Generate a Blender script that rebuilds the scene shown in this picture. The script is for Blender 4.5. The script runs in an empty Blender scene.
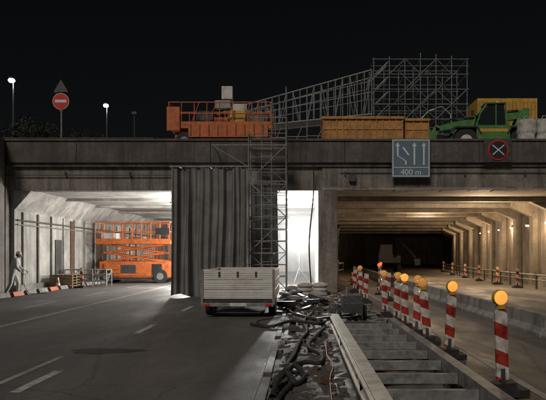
import bpy, bmesh, math, random
from mathutils import Vector, Matrix
random.seed(7)
scene = bpy.context.scene
COL = scene.collection

# ------------------------------------------------------------------ materials
def new_mat(name):
    m = bpy.data.materials.new(name); m.use_nodes = True
    nt = m.node_tree; b = nt.nodes['Principled BSDF']
    return m, nt, b

def mat(name, col, rough=0.7, metal=0.0, var=0.35, scale=4.0, bump=0.1, dirt=0.0, dirtcol=(0.06,0.05,0.04), stretch=(1,1,1), emis=None, es=0.0, bscale=None):
    m, nt, b = new_mat(name)
    N = nt.nodes; L = nt.links
    tc = N.new('ShaderNodeTexCoord')
    mp = N.new('ShaderNodeMapping'); mp.inputs['Scale'].default_value = stretch
    L.new(tc.outputs['Object'], mp.inputs['Vector'])
    n1 = N.new('ShaderNodeTexNoise'); n1.inputs['Scale'].default_value = scale; n1.inputs['Detail'].default_value = 8; n1.inputs['Roughness'].default_value = .65
    L.new(mp.outputs[0], n1.inputs['Vector'])
    r = N.new('ShaderNodeValToRGB')
    r.color_ramp.elements[0].position = .3; r.color_ramp.elements[1].position = .72
    r.color_ramp.elements[0].color = (*[c*(1-var) for c in col], 1)
    r.color_ramp.elements[1].color = (*[min(1, c*(1+var*.6)) for c in col], 1)
    L.new(n1.outputs['Fac'], r.inputs['Fac'])
    out = r.outputs['Color']
    if dirt > 0:
        n2 = N.new('ShaderNodeTexNoise'); n2.inputs['Scale'].default_value = scale*.6; n2.inputs['Detail'].default_value = 10; n2.inputs['Roughness'].default_value = .75
        L.new(tc.outputs['Object'], n2.inputs['Vector'])
        r2 = N.new('ShaderNodeValToRGB'); r2.color_ramp.elements[0].position = .48; r2.color_ramp.elements[1].position = .68
        r2.color_ramp.elements[1].color = (dirt, dirt, dirt, 1)
        L.new(n2.outputs['Fac'], r2.inputs['Fac'])
        mx = N.new('ShaderNodeMixRGB'); mx.inputs['Color2'].default_value = (*dirtcol, 1)
        L.new(r2.outputs['Color'], mx.inputs['Fac']); L.new(out, mx.inputs['Color1']); out = mx.outputs['Color']
    L.new(out, b.inputs['Base Color'])
    mr = N.new('ShaderNodeMapRange'); mr.inputs['To Min'].default_value = max(.05, rough-.15); mr.inputs['To Max'].default_value = min(1, rough+.15)
    L.new(n1.outputs['Fac'], mr.inputs['Value']); L.new(mr.outputs[0], b.inputs['Roughness'])
    b.inputs['Metallic'].default_value = metal
    if bump > 0:
        n3 = N.new('ShaderNodeTexNoise'); n3.inputs['Scale'].default_value = bscale or scale*8; n3.inputs['Detail'].default_value = 6
        L.new(tc.outputs['Object'], n3.inputs['Vector'])
        bp = N.new('ShaderNodeBump'); bp.inputs['Strength'].default_value = bump; bp.inputs['Distance'].default_value = .02
        L.new(n3.outputs['Fac'], bp.inputs['Height']); L.new(bp.outputs[0], b.inputs['Normal'])
    if emis:
        b.inputs['Emission Color'].default_value = (*emis, 1); b.inputs['Emission Strength'].default_value = es
    return m

def concrete(name, col, streak=.6, board=None, dark=(0.035,0.03,0.027), blot=.5):
    """stained cast concrete: vertical run-off streaks, blotches, formwork joints"""
    m, nt, b = new_mat(name); N = nt.nodes; L = nt.links
    tc = N.new('ShaderNodeTexCoord')
    def noise(scale, st=(1,1,1), det=8, ro=.65):
        mp = N.new('ShaderNodeMapping'); mp.inputs['Scale'].default_value = st
        L.new(tc.outputs['Object'], mp.inputs['Vector'])
        n = N.new('ShaderNodeTexNoise'); n.inputs['Scale'].default_value = scale; n.inputs['Detail'].default_value = det; n.inputs['Roughness'].default_value = ro
        L.new(mp.outputs[0], n.inputs['Vector']); return n.outputs['Fac']
    def ramp(f, a, c, ca, cc):
        r = N.new('ShaderNodeValToRGB'); r.color_ramp.elements[0].position = a; r.color_ramp.elements[1].position = c
        r.color_ramp.elements[0].color = (*ca, 1); r.color_ramp.elements[1].color = (*cc, 1)
        L.new(f, r.inputs['Fac']); return r.outputs['Color']
    def mix(f, c1, c2, typ='MIX'):
        x = N.new('ShaderNodeMixRGB'); x.blend_type = typ
        if isinstance(f, float): x.inputs['Fac'].default_value = f
        else: L.new(f, x.inputs['Fac'])
        L.new(c1, x.inputs['Color1'])
        if isinstance(c2, tuple): x.inputs['Color2'].default_value = (*c2, 1)
        else: L.new(c2, x.inputs['Color2'])
        return x.outputs['Color']
    base = ramp(noise(.9), .3, .7, tuple(c*.6 for c in col), tuple(min(1, c*1.3) for c in col))
    fine = ramp(noise(14), .35, .7, (.68,.68,.68), (1.12,1.12,1.12))
    c = mix(1.0, base, fine, 'MULTIPLY')
    st = ramp(noise(2.2, (1,1,.09), 6, .7), .45, .66, (0,0,0), (streak,)*3)
    c = mix(st, c, dark)
    bl = ramp(noise(.45, (1,1,1.6), 9, .7), .52, .66, (0,0,0), (blot,)*3)
    c = mix(bl, c, tuple(x*.45 for x in col))
    if board:
        sx = N.new('ShaderNodeSeparateXYZ'); L.new(tc.outputs['Object'], sx.inputs[0])
        prev = None
        for ax, sp in board:
            dv = N.new('ShaderNodeMath'); dv.operation = 'DIVIDE'; dv.inputs[1].default_value = sp; L.new(sx.outputs[ax], dv.inputs[0])
            fr = N.new('ShaderNodeMath'); fr.operation = 'FRACT'; L.new(dv.outputs[0], fr.inputs[0])
            lt = N.new('ShaderNodeMath'); lt.operation = 'LESS_THAN'; lt.inputs[1].default_value = .022/sp; L.new(fr.outputs[0], lt.inputs[0])
            if prev:
                mxx = N.new('ShaderNodeMath'); mxx.operation = 'MAXIMUM'; L.new(prev, mxx.inputs[0]); L.new(lt.outputs[0], mxx.inputs[1]); prev = mxx.outputs[0]
            else: prev = lt.outputs[0]
        ml = N.new('ShaderNodeMath'); ml.operation = 'MULTIPLY'; ml.inputs[1].default_value = .6; L.new(prev, ml.inputs[0])
        c = mix(ml.outputs[0], c, tuple(x*.25 for x in col))
    L.new(c, b.inputs['Base Color']); b.inputs['Roughness'].default_value = .85
    bp = N.new('ShaderNodeBump'); bp.inputs['Strength'].default_value = .35; bp.inputs['Distance'].default_value = .03
    L.new(noise(9, (1,1,1), 9, .7), bp.inputs['Height']); L.new(bp.outputs[0], b.inputs['Normal'])
    return m

def asphalt(name, c0, c1, dust=(.2,.18,.16), dustamt=.5, crack=.5):
    m, nt, b = new_mat(name); N = nt.nodes; L = nt.links
    tc = N.new('ShaderNodeTexCoord')
    def noise(scale, st=(1,1,1), det=8, ro=.6):
        mp = N.new('ShaderNodeMapping'); mp.inputs['Scale'].default_value = st
        L.new(tc.outputs['Object'], mp.inputs['Vector'])
        n = N.new('ShaderNodeTexNoise'); n.inputs['Scale'].default_value = scale; n.inputs['Detail'].default_value = det; n.inputs['Roughness'].default_value = ro
        L.new(mp.outputs[0], n.inputs['Vector']); return n.outputs['Fac']
    def ramp(f, a, c, ca, cc):
        r = N.new('ShaderNodeValToRGB'); r.color_ramp.elements[0].position = a; r.color_ramp.elements[1].position = c
        r.color_ramp.elements[0].color = (*ca, 1); r.color_ramp.elements[1].color = (*cc, 1)
        L.new(f, r.inputs['Fac']); return r.outputs['Color']
    base = ramp(noise(.5, (1,.18,1), 7), .35, .68, c0, c1)
    agg = ramp(noise(70, det=4), .35, .7, (.5,)*3, (1.5,)*3)
    x = N.new('ShaderNodeMixRGB'); x.blend_type = 'MULTIPLY'; x.inputs['Fac'].default_value = 1; L.new(base, x.inputs['Color1']); L.new(agg, x.inputs['Color2'])
    d = ramp(noise(.9, (1,.45,1), 12, .72), .5, .72, (0,)*3, (dustamt,)*3)
    y = N.new('ShaderNodeMixRGB'); L.new(d, y.inputs['Fac']); L.new(x.outputs[0], y.inputs['Color1']); y.inputs['Color2'].default_value = (*dust, 1)
    vo = N.new('ShaderNodeTexVoronoi'); vo.feature = 'DISTANCE_TO_EDGE'; vo.inputs['Scale'].default_value = .26
    nm = N.new('ShaderNodeTexNoise'); nm.inputs['Scale'].default_value = 1.5; nm.inputs['Detail'].default_value = 8; L.new(tc.outputs['Object'], nm.inputs['Vector'])
    va = N.new('ShaderNodeMixRGB'); va.inputs['Fac'].default_value = .25; L.new(tc.outputs['Object'], va.inputs['Color1']); L.new(nm.outputs['Color'], va.inputs['Color2'])
    L.new(va.outputs[0], vo.inputs['Vector'])
    ck = ramp(vo.outputs['Distance'], .0, .005, (crack,)*3, (0,)*3)
    z = N.new('ShaderNodeMixRGB'); L.new(ck, z.inputs['Fac']); L.new(y.outputs[0], z.inputs['Color1']); z.inputs['Color2'].default_value = (.02,.019,.018,1)
    L.new(z.outputs[0], b.inputs['Base Color'])
    mr = N.new('ShaderNodeMapRange'); mr.inputs['From Min'].default_value = .35; mr.inputs['From Max'].default_value = .65
    mr.inputs['To Min'].default_value = .45; mr.inputs['To Max'].default_value = .9
    L.new(noise(.8, (1,.3,1), 8), mr.inputs['Value']); L.new(mr.outputs[0], b.inputs['Roughness'])
    bp = N.new('ShaderNodeBump'); bp.inputs['Strength'].default_value = .6; bp.inputs['Distance'].default_value = .012
    L.new(noise(60, det=5), bp.inputs['Height']); L.new(bp.outputs[0], b.inputs['Normal'])
    return m

def stripes_mat():
    m, nt, b = new_mat('red_white_sheeting'); N = nt.nodes; L = nt.links
    tc = N.new('ShaderNodeTexCoord'); sx = N.new('ShaderNodeSeparateXYZ'); L.new(tc.outputs['Object'], sx.inputs[0])
    a = N.new('ShaderNodeMath'); a.operation = 'MULTIPLY_ADD'; a.inputs[1].default_value = .45; L.new(sx.outputs['X'], a.inputs[0]); L.new(sx.outputs['Z'], a.inputs[2])
    d = N.new('ShaderNodeMath'); d.operation = 'DIVIDE'; d.inputs[1].default_value = .34; L.new(a.outputs[0], d.inputs[0])
    f = N.new('ShaderNodeMath'); f.operation = 'FRACT'; L.new(d.outputs[0], f.inputs[0])
    g = N.new('ShaderNodeMath'); g.operation = 'GREATER_THAN'; g.inputs[1].default_value = .5; L.new(f.outputs[0], g.inputs[0])
    mx = N.new('ShaderNodeMixRGB'); mx.inputs['Color1'].default_value = (.42,.04,.025,1); mx.inputs['Color2'].default_value = (.62,.59,.54,1)
    L.new(g.outputs[0], mx.inputs['Fac'])
    n = N.new('ShaderNodeTexNoise'); n.inputs['Scale'].default_value = 9; n.inputs['Detail'].default_value = 8; L.new(tc.outputs['Object'], n.inputs['Vector'])
    r = N.new('ShaderNodeValToRGB'); r.color_ramp.elements[0].position = .35; r.color_ramp.elements[1].position = .6; r.color_ramp.elements[0].color = (.4,.35,.31,1)
    L.new(n.outputs['Fac'], r.inputs['Fac'])
    m2 = N.new('ShaderNodeMixRGB'); m2.blend_type = 'MULTIPLY'; m2.inputs['Fac'].default_value = 1; L.new(mx.outputs[0], m2.inputs['Color1']); L.new(r.outputs[0], m2.inputs['Color2'])
    L.new(m2.outputs[0], b.inputs['Base Color']); b.inputs['Roughness'].default_value = .4
    return m

M = {}
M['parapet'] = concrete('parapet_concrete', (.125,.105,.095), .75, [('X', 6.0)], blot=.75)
M['beam'] = concrete('beam_concrete', (.26,.23,.2), .8, [('X', 3.0)], blot=.7)
M['soffit'] = concrete('soffit_concrete', (.36,.32,.27), .25, [('X', 1.5), ('Y', 4.0)])
M['soffit_w'] = concrete('painted_soffit', (.6,.59,.56), .2, [('Y', 2.5)], blot=.45)
M['wallL'] = concrete('painted_wall', (.5,.48,.45), .55, [('Y', 2.4)], dark=(.12,.1,.09), blot=.4)
M['wallR'] = concrete('old_wall_concrete', (.28,.25,.22), .6, [('Y', 3.0)])
M['conc'] = concrete('barrier_concrete', (.36,.34,.31), .55)
M['asph'] = asphalt('asphalt', (.075,.07,.067), (.135,.127,.12))
M['asphR'] = asphalt('asphalt_right', (.1,.09,.078), (.19,.168,.145), dustamt=.6)
M['patch'] = asphalt('fresh_asphalt', (.02,.02,.02), (.035,.034,.033), dustamt=.15)
M['median'] = asphalt('broken_median', (.05,.044,.038), (.14,.125,.11), dustamt=.7)
M['earth'] = mat('earth', (.07,.06,.045), .95, var=.5, scale=.6, bump=.4, bscale=8)
M['steel'] = mat('galvanised_steel', (.3,.295,.285), .55, .4, .4, 9, .05, .7)
M['steel_d'] = mat('dark_steel', (.08,.08,.078), .55, .4, .4, 9, .05)
M['tube'] = mat('scaffold_tube', (.24,.245,.245), .5, .2, .5, 6, .03)
M['rust'] = mat('rusty_steel', (.13,.075,.045), .85, .2, .5, 8, .2)
M['alu'] = mat('aluminium_board', (.66,.64,.6), .5, .1, .14, 3, .02, .4, (.22,.19,.16), (1,1,6))
M['orange'] = mat('orange_paint', (.58,.14,.03), .5, 0, .35, 5, .05, .75, (.12,.06,.03))
M['ochre'] = mat('ochre_paint', (.5,.24,.065), .65, 0, .35, 4, .1, .7, (.1,.06,.03))
M['green'] = mat('green_paint', (.09,.24,.07), .4, 0, .3, 4, .05, .55)
M['yellow'] = mat('yellow_paint', (.6,.36,.05), .5, 0, .3, 6, .05, .4)
M['white'] = mat('white_paint', (.6,.59,.56), .5, 0, .2, 5, .03, .5, (.2,.18,.15))
M['black'] = mat('black_rubber', (.018,.018,.018), .75, 0, .4, 12, .1, .3, (.07,.06,.05))
M['hose'] = mat('hose', (.025,.024,.023), .8, 0, .4, 10, .25, .6, (.07,.065,.06))
M['glass'] = mat('dark_glass', (.02,.025,.028), .1, 0, .2, 3, 0)
M['tarp'] = mat('grey_tarpaulin', (.2,.194,.185), .6, 0, .25, 1.6, .3, .6, (.09,.085,.08), bscale=5)
M['tarp2'] = mat('dark_tarpaulin', (.12,.12,.117), .6, 0, .25, 1.6, .25, bscale=5)
M['sheet'] = mat('dust_sheet', (.6,.6,.58), .6, 0, .2, .8, .3, bscale=2)
M['wood'] = mat('rough_timber', (.24,.17,.1), .85, 0, .4, 3, .2, .3, stretch=(1,1,8))
M['sack'] = mat('white_woven_bag', (.5,.48,.44), .85, 0, .25, 5, .4, .6, (.2,.18,.14), bscale=12)
M['cone'] = mat('cone_orange', (.5,.1,.035), .5, 0, .2, 6, .02, .5)
M['linep'] = mat('road_paint', (.48,.46,.43), .65, 0, .4, 7, .2, 1.0, (.1,.095,.09), bscale=40)
M['linew'] = mat('worn_road_paint', (.33,.31,.29), .7, 0, .4, 5, .2, 1.0, (.1,.095,.09), bscale=40)
M['rail'] = mat('rail_paint', (.72,.68,.58), .5, .0, .2, 3, .05, .7, (.2,.15,.1), (1,.3,2))
M['stripe'] = stripes_mat()
M['amber'] = mat('amber_lens', (.9,.4,.05), .25, 0, .3, 30, .3, emis=(1,.42,.08), es=.8)
M['amber_dim'] = mat('amber_lens_faint_glow', (.8,.38,.08), .25, 0, .3, 30, .3, emis=(1,.42,.1), es=.2)  # dim lens, faint glow put into the material by emission
M['redlamp'] = mat('red_lens', (.8,.05,.02), .25, 0, .1, 20, .0, emis=(1,.06,.02), es=3)
M['lamp'] = mat('lamp_lens', (.9,.9,.9), .3, 0, .05, 5, 0, emis=(1,.98,.93), es=80)
M['lampsm'] = mat('street_lamp_lens', (.9,.9,.9), .3, 0, .05, 5, 0, emis=(.93,.97,1), es=14)
M['lampw'] = mat('warm_lamp_lens', (.9,.8,.6), .3, 0, .05, 5, 0, emis=(1,.75,.42), es=6)
M['red'] = mat('red_sign_face', (.6,.03,.02), .4, 0, .12, 4, 0)
M['blue'] = mat('sign_face_blue', (.12,.18,.23), .45, 0, .12, 3, 0, .3, (.12,.13,.14))
M['signw'] = mat('sign_legend', (.62,.66,.68), .45, 0, .1, 3, 0)
M['signb'] = mat('sign_black', (.02,.02,.022), .5, 0, .1, 3, 0)
M['bark'] = mat('bark', (.04,.03,.02), .9, 0, .4, 6, .4)
M['leaf'] = mat('leaves', (.018,.022,.012), .8, 0, .5, 1.2, 0)
M['cover'] = mat('white_coverall', (.66,.65,.62), .85, 0, .2, 5, .3, .3, (.3,.29,.27), bscale=14)
M['skin'] = mat('skin', (.42,.26,.18), .6, 0, .1, 10, 0)
M['hair'] = mat('hair', (.03,.02,.015), .7, 0, .3, 30, .2)
M['hvy'] = mat('hardhat_white', (.7,.7,.66), .4, 0, .1, 5, 0)

# ------------------------------------------------------------------ mesh builder
class B:
    def __init__(s): s.v=[]; s.f=[]; s.m=[]; s.mats=[]; s.sm=[]
    def mi(s, k):
        if k not in s.mats: s.mats.append(k)
        return s.mats.index(k)
    def add(s, vs, fs, k, smooth=False):
        o=len(s.v); i=s.mi(k); s.v += [tuple(v) for v in vs]
        for f in fs: s.f.append([a+o for a in f]); s.m.append(i); s.sm.append(smooth)
    def box(s, x0,x1,y0,y1,z0,z1,k, rot=None, piv=None):
        vs=[Vector(p) for p in [(x0,y0,z0),(x1,y0,z0),(x1,y1,z0),(x0,y1,z0),(x0,y0,z1),(x1,y0,z1),(x1,y1,z1),(x0,y1,z1)]]
        if rot is not None:
            c=Vector(piv) if piv else sum(vs,Vector())/8
            vs=[rot@(v-c)+c for v in vs]
        s.add(vs,[(0,3,2,1),(4,5,6,7),(0,1,5,4),(1,2,6,5),(2,3,7,6),(3,0,4,7)],k)
    def prism(s, pts, a, b_, k, axis='y'):
        n=len(pts)
        def P(p,t):
            return (p[0],t,p[1]) if axis=='y' else ((t,p[0],p[1]) if axis=='x' else (p[0],p[1],t))
        vs=[P(p,a) for p in pts]+[P(p,b_) for p in pts]
        fs=[tuple(range(n)),tuple(range(2*n-1,n-1,-1))]+[(i,i+n,(i+1)%n+n,(i+1)%n) for i in range(n)]
        s.add(vs,fs,k)
    def tube(s, p,q,r,k,n=6,r2=None,smooth=True):
        p=Vector(p);q=Vector(q);d=q-p
        if d.length<1e-6: return
        z=d.normalized(); x=z.orthogonal().normalized(); y=z.cross(x); r2=r if r2 is None else r2
        vs=[];
        for c,rr in ((p,r),(q,r2)):
            for i in range(n):
                a=2*math.pi*i/n+.3; vs.append(c+x*math.cos(a)*rr+y*math.sin(a)*rr)
        s.add(vs,[(i,(i+1)%n,(i+1)%n+n,i+n) for i in range(n)],k,smooth)
        s.add(vs,[tuple(range(n-1,-1,-1)),tuple(range(n,2*n))],k)
    def path(s, pts, r, k, n=8):
        pts=[Vector(p) for p in pts]; vs=[]; m=len(pts)
        up=Vector((0.13,.07,1))
        for i,p in enumerate(pts):
            t=(pts[min(i+1,m-1)]-pts[max(i-1,0)]).normalized()
            x=t.cross(up).normalized(); y=x.cross(t)
            for j in range(n):
                a=2*math.pi*j/n; vs.append(p+x*math.cos(a)*r+y*math.sin(a)*r)
        fs=[(i*n+j,i*n+(j+1)%n,(i+1)*n+(j+1)%n,(i+1)*n+j) for i in range(m-1) for j in range(n)]
        s.add(vs,fs,k,True)
    def sph(s, c,r,k,nu=12,nv=8):
        if not hasattr(r,'__len__'): r=(r,r,r)
        vs=[(c[0],c[1],c[2]+r[2])];
        for i in range(1,nv):
            a=math.pi*i/nv
            for j in range(nu):
                b=2*math.pi*j/nu; vs.append((c[0]+r[0]*math.sin(a)*math.cos(b),c[1]+r[1]*math.sin(a)*math.sin(b),c[2]+r[2]*math.cos(a)))
        vs.append((c[0],c[1],c[2]-r[2])); e=len(vs)-1
        fs=[(0,1+j,1+(j+1)%nu) for j in range(nu)]
        for i in range(nv-2):
            for j in range(nu): fs.append((1+i*nu+j,1+(i+1)*nu+j,1+(i+1)*nu+(j+1)%nu,1+i*nu+(j+1)%nu))
        fs+=[(1+(nv-2)*nu+j,e,1+(nv-2)*nu+(j+1)%nu) for j in range(nu)]
        s.add(vs,fs,k,True)
    def wheel(s, c, r, w, k='black', hub='steel', axis='x'):
        c=Vector(c); d=Vector((w/2,0,0)) if axis=='x' else Vector((0,w/2,0))
        s.tube(c-d*.75,c+d*.75,r,k,20); s.tube(c-d,c+d,r*.93,k,20); s.tube(c-d*1.06,c+d*1.06,r*.5,hub,12); s.tube(c-d*1.2,c+d*1.2,r*.15,hub,8)
    def grid(s, fn, nu, nv, k, smooth=True):
        vs=[fn(i/nu,j/nv) for j in range(nv+1) for i in range(nu+1)]
        s.add(vs,[(j*(nu+1)+i,j*(nu+1)+i+1,(j+1)*(nu+1)+i+1,(j+1)*(nu+1)+i) for j in range(nv) for i in range(nu)],k,smooth)
    def mesh(s, name):
        me=bpy.data.meshes.new(name); me.from_pydata(s.v,[],s.f)
        for k in s.mats: me.materials.append(M[k])
        me.polygons.foreach_set('material_index',s.m); me.polygons.foreach_set('use_smooth',s.sm)
        bm=bmesh.new(); bm.from_mesh(me); bmesh.ops.recalc_face_normals(bm,faces=bm.faces); bm.to_mesh(me); bm.free()
        me.update(); return me
    def obj(s, name, loc=(0,0,0), rz=0, bevel=0, parent=None):
        o=bpy.data.objects.new(name,s.mesh(name)); COL.objects.link(o); o.location=loc; o.rotation_euler=(0,0,rz)
        if bevel:
            b=o.modifiers.new('bev','BEVEL'); b.width=bevel; b.segments=2; b.limit_method='ANGLE'
        if parent: o.parent=parent
        return o
def inst(name, me, loc, rot=(0,0,0), sc=1):
    o=bpy.data.objects.new(name,me); COL.objects.link(o); o.location=loc; o.rotation_euler=rot; o.scale=(sc,)*3; return o
R=random.uniform

# ------------------------------------------------------------------ ground, roads
b=B(); b.box(-400,400,-60,600,-.5,0,'earth'); b.obj('ground')
b=B(); b.add([(-13.2,-30,.004),(-.45,-30,.004),(-.45,60,.004),(-13.2,60,.004)],[(0,1,2,3)],'asph'); b.obj('road')
b=B(); b.add([(2.6,-30,.004),(13.3,-30,.004),(13.3,30,.004),(40,110,.004),(40,160,.004),(2.6,160,.004)],[(0,1,2,3,4,5)],'asphR'); b.obj('road')
def med(u,v):
    x=-.45+u*3.05; y=-5+v*60
    h=.012+.045*abs(math.sin(x*3.1+math.sin(y*.7)*2))*random.random()
    if u in(0,1): h=.006
    return (x,y,h)
b=B(); b.grid(med,22,420,'median',False); b.obj('median_strip')
b=B(); y=5.5
while y<27:
    if random.random()<.8: b.box(-.52+R(-.015,.015),-.40,y,y+.95,.0,.06+R(-.02,.02),'median')
    y+=1.0
b.obj('kerb',bevel=.01)
b=B()
def line(x,w,y0,y1,k='linep'):
    b.add([(x-w/2,y0,.008),(x+w/2,y0,.008),(x+w/2,y1,.008),(x-w/2,y1,.008)],[(0,1,2,3)],k)
for y0,y1 in ((7.55,8.95),(13.2,14.8),(18.3,20.0),(23.6,25.2),(29,30.5)): line(-3.6,.14,y0,y1)
line(-4.05,.1,6,10.2,'linew')
line(-7.2,.15,8,40,'linew')
for y0 in (14,19.5,25,31): line(-8.95,.14,y0,y0+2.6,'linew')
line(3.0,.12,4,60,'linew')
for y0 in range(28,70,6): line(8.6,.14,y0,y0+3,'linep')
b.obj('road_markings')
b=B(); n=40; vs=[]
for i in range(n):
    a=2*math.pi*i/n; rr=1+.13*math.sin(a*3+1)+.08*math.sin(a*7)+R(-.05,.05); vs.append((-3.5+.62*rr*math.cos(a),10.8+.3*rr*math.sin(a),.0075))
b.add(vs,[tuple(range(n))],'patch')
b.obj('asphalt_patch')

# ------------------------------------------------------------------ embankment terrain (street level)
b=B(); b.box(-300,-13.75,-40,300,0,6.3,'earth'); b.box(-13.75,1.2,62,300,4.8,6.31,'earth'); b.obj('terrain')
b=B(); b.box(13.9,300,-40,26.6,0,6.3,'earth'); b.box(45,300,26.6,300,0,6.3,'earth'); b.box(1.2,45,104,300,4.8,6.31,'earth'); b.obj('terrain')
b=B(); b.box(-13.75,-13.2,-30,26.8,0,6.9,'wallR'); b.obj('retaining_wall')
b=B(); b.box(13.3,13.9,-30,26.8,0,6.9,'wallR'); b.obj('retaining_wall')

# ------------------------------------------------------------------ bridge
br=bpy.data.objects.new('road_bridge',None); COL.objects.link(br)
b=B()
x=-40
while x<40:
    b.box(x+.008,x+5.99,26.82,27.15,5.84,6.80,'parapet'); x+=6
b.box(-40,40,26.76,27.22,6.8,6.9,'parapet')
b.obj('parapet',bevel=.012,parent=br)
b=B(); b.box(-40,40,26.95,27.3,5.68,5.84,'beam')
b.box(-40,1.0,27.12,27.7,4.62,5.68,'beam')
b.box(1.0,40,27.04,27.7,4.72,5.68,'beam')
x=1.0
while x<38:
    l=R(.25,.9); b.box(x,x+l,26.96+R(0,.05),27.6,4.60+R(0,.05),4.72+R(-.02,.05),'soffit'); x+=l
b.obj('edge_beam',bevel=.015,parent=br)
b=B()
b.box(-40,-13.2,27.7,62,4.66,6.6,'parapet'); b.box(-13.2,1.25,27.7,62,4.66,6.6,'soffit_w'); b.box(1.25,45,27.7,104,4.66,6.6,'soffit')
b.obj('deck_slab',parent=br)
b=B()
for y in (30.5,34.5,38.5,43,48,54,61,69,78): b.box(1.7,34,y,y+.35,4.42,4.655,'soffit')
for y in (31.5,36,41,46.5,52): b.box(-12.5,.85,y,y+.25,4.52,4.655,'soffit_w')
b.obj('soffit_ribs',bevel=.01,parent=br)
b=B()
b.prism([(-13.2,0),(-13.0,0),(-13.0,3.75),(-12.2,4.66),(-13.2,4.66)],27.3,61.5,'wallL')
y=28
while y<61:
    b.box(-13.0,-12.9,y,y+.12,.0,3.7,'wallR' if int(y)%2 else 'wallL'); y+=1.6
b.box(-13.0,-12.85,27.35,61,.0,.32,'conc')
b.box(-13.0,-12.955,37.6,40.2,.3,3.2,'rust')
b.box(-13.0,-12.94,31.8,32.6,.33,2.5,'steel_d')
b.box(-13.0,-12.94,33.9,34.5,.33,3.6,'rust')
b.tube((-12.9,27.4,3.3),(-12.9,61,3.3),.04,'steel_d'); b.tube((-12.9,27.4,3.1),(-12.9,61,3.1),.03,'steel')
b.obj('tunnel_wall_left',bevel=.008,parent=br)
b=B(); b.box(-40,-13.2,26.9,27.7,0,5.68,'beam'); b.obj('abutment',parent=br)
b=B(); b.box(.9,1.6,27.2,61,0,4.66,'wallL'); b.box(.82,1.68,26.95,27.2,0,4.62,'beam'); b.obj('pier_wall',bevel=.02,parent=br)
def curvewall(pts,t,z0,z1,k,name):
    b=B()
    for i in range(len(pts)-1):
        (x0,y0),(x1,y1)=pts[i],pts[i+1]
        b.add([(x0,y0,z0),(x1,y1,z0),(x1+t,y1,z0),(x0+t,y0,z0),(x0,y0,z1),(x1,y1,z1),(x1+t,y1,z1),(x0+t,y0,z1)],[(0,3,2,1),(4,5,6,7),(0,1,5,4),(1,2,6,5),(2,3,7,6),(3,0,4,7)],k)
    return b
b=curvewall([(1.0,61),(4,78),(10,96),(16,104)],.6,0,4.66,'wallR',''); b.obj('tunnel_wall_middle',parent=br)
RW=[(13.3,26.9),(13.35,33),(13.8,40),(14.8,50),(17,65),(21,82),(28,104)]
b=curvewall(RW,.6,0,4.66,'wallR','')
def rw(y):
    for i in range(len(RW)-1):
        if RW[i][1]<=y<=RW[i+1][1]:
            t=(y-RW[i][1])/(RW[i+1][1]-RW[i][1]); return RW[i][0]+t*(RW[i+1][0]-RW[i][0])
y=27.4
ys=[]
while y<90:
    xx=rw(y); b.box(xx-.28,xx+.1,y,y+.55,0,4.1,'soffit'); b.prism([(xx-1.5,4.66),(xx-1.5,4.4),(xx-.28,3.85),(xx+.1,3.85),(xx+.1,4.66)],y+.05,y+.5,'soffit'); ys.append(y); y+=3.2
b.box(13.0,13.3,27.3,33,.0,.5,'conc')
b.obj('tunnel_wall_right',bevel=.01,parent=br)
b=B()
for y in ys[1:16:1]:
    xx=rw(y+1.6); b.box(xx-.13,xx-.02,y+1.55,y+1.8,3.38,3.46,'lampw'); b.box(xx-.16,xx,y+1.5,y+1.85,3.46,3.52,'steel_d')
b.obj('wall_lights',parent=br)
b=B(); b.box(14,45,104,104.5,0,4.66,'wallR'); b.obj('tunnel_end_wall',parent=br)
b=B()
b.grid(lambda u,v:(-13+u*13.9,59+.12*math.sin(u*50)+.06*math.sin(u*117+v*4),.02+v*4.6),120,8,'sheet'); b.obj('dust_sheet')

b=B()
b.tube((-14,27.0,5.3),(-5.3,27.0,5.3),.025,'steel_d'); b.tube((1.8,26.98,5.42),(14,26.98,5.42),.02,'steel_d')
for x in [i*2.9-13.5 for i in range(3)]+[2+i*2.7 for i in range(5)]: b.box(x,x+.05,26.96,27.06,5.27,5.47,'steel_d')
b.box(2.2,2.5,26.86,27.03,5.0,5.3,'steel_d'); b.box(12.0,12.4,26.86,27.03,5.0,5.35,'steel_d')
b.obj('cable_conduit')

# ------------------------------------------------------------------ signs
def text(s,size,loc,k,parent,name,ext=.004):
    cu=bpy.data.curves.new(name,'FONT'); cu.body=s; cu.size=size; cu.extrude=ext; cu.align_x='CENTER'
    o=bpy.data.objects.new(name,cu); COL.objects.link(o); o.rotation_euler=(math.pi/2,0,0); o.location=loc; cu.materials.append(M[k]); o.parent=parent; return o
b=B(); X0,X1,Z0,Z1=4.08,5.78,5.16,6.86; yf=26.66
b.box(X0,X1,yf,yf+.05,Z0,Z1,'blue')
f=yf-.012
for a in ((X0+.03,X1-.03,Z0+.03,Z0+.07),(X0+.03,X1-.03,Z1-.07,Z1-.03),(X0+.03,X0+.07,Z0+.07,Z1-.07),(X1-.07,X1-.03,Z0+.07,Z1-.07)): b.box(a[0],a[1],f,yf-.001,a[2],a[3],'signw')
b.box(X0+.07,X1-.07,f,yf-.001,Z0+.42,Z0+.45,'signw')
def arrow(x,z0,z1,head=True):
    b.box(x-.035,x+.035,f,yf-.001,z0,z1,'signw')
    if head: b.prism([(x-.1,z1),(x+.1,z1),(x,z1+.17)],f,yf-.001,'signw')
arrow(5.08,Z0+.55,Z1-.32); arrow(5.5,Z0+.55,Z1-.32)
arrow(4.34,Z0+.95,Z1-.32,True); arrow(4.7,Z0+.55,Z0+.72,False)
b.prism([(4.305,Z0+.95),(4.375,Z0+.95),(4.735,Z0+.72),(4.665,Z0+.72)],f,yf-.001,'signw')
b.prism([(4.55,Z0+1.3),(4.6,Z0+1.36),(4.86,Z0+1.0),(4.8,Z0+.96)],f,yf-.001,'signw')
for x in (4.4,5.4): b.box(x,x+.08,yf+.05,26.82,Z0+.1,Z1-.1,'steel')
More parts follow.
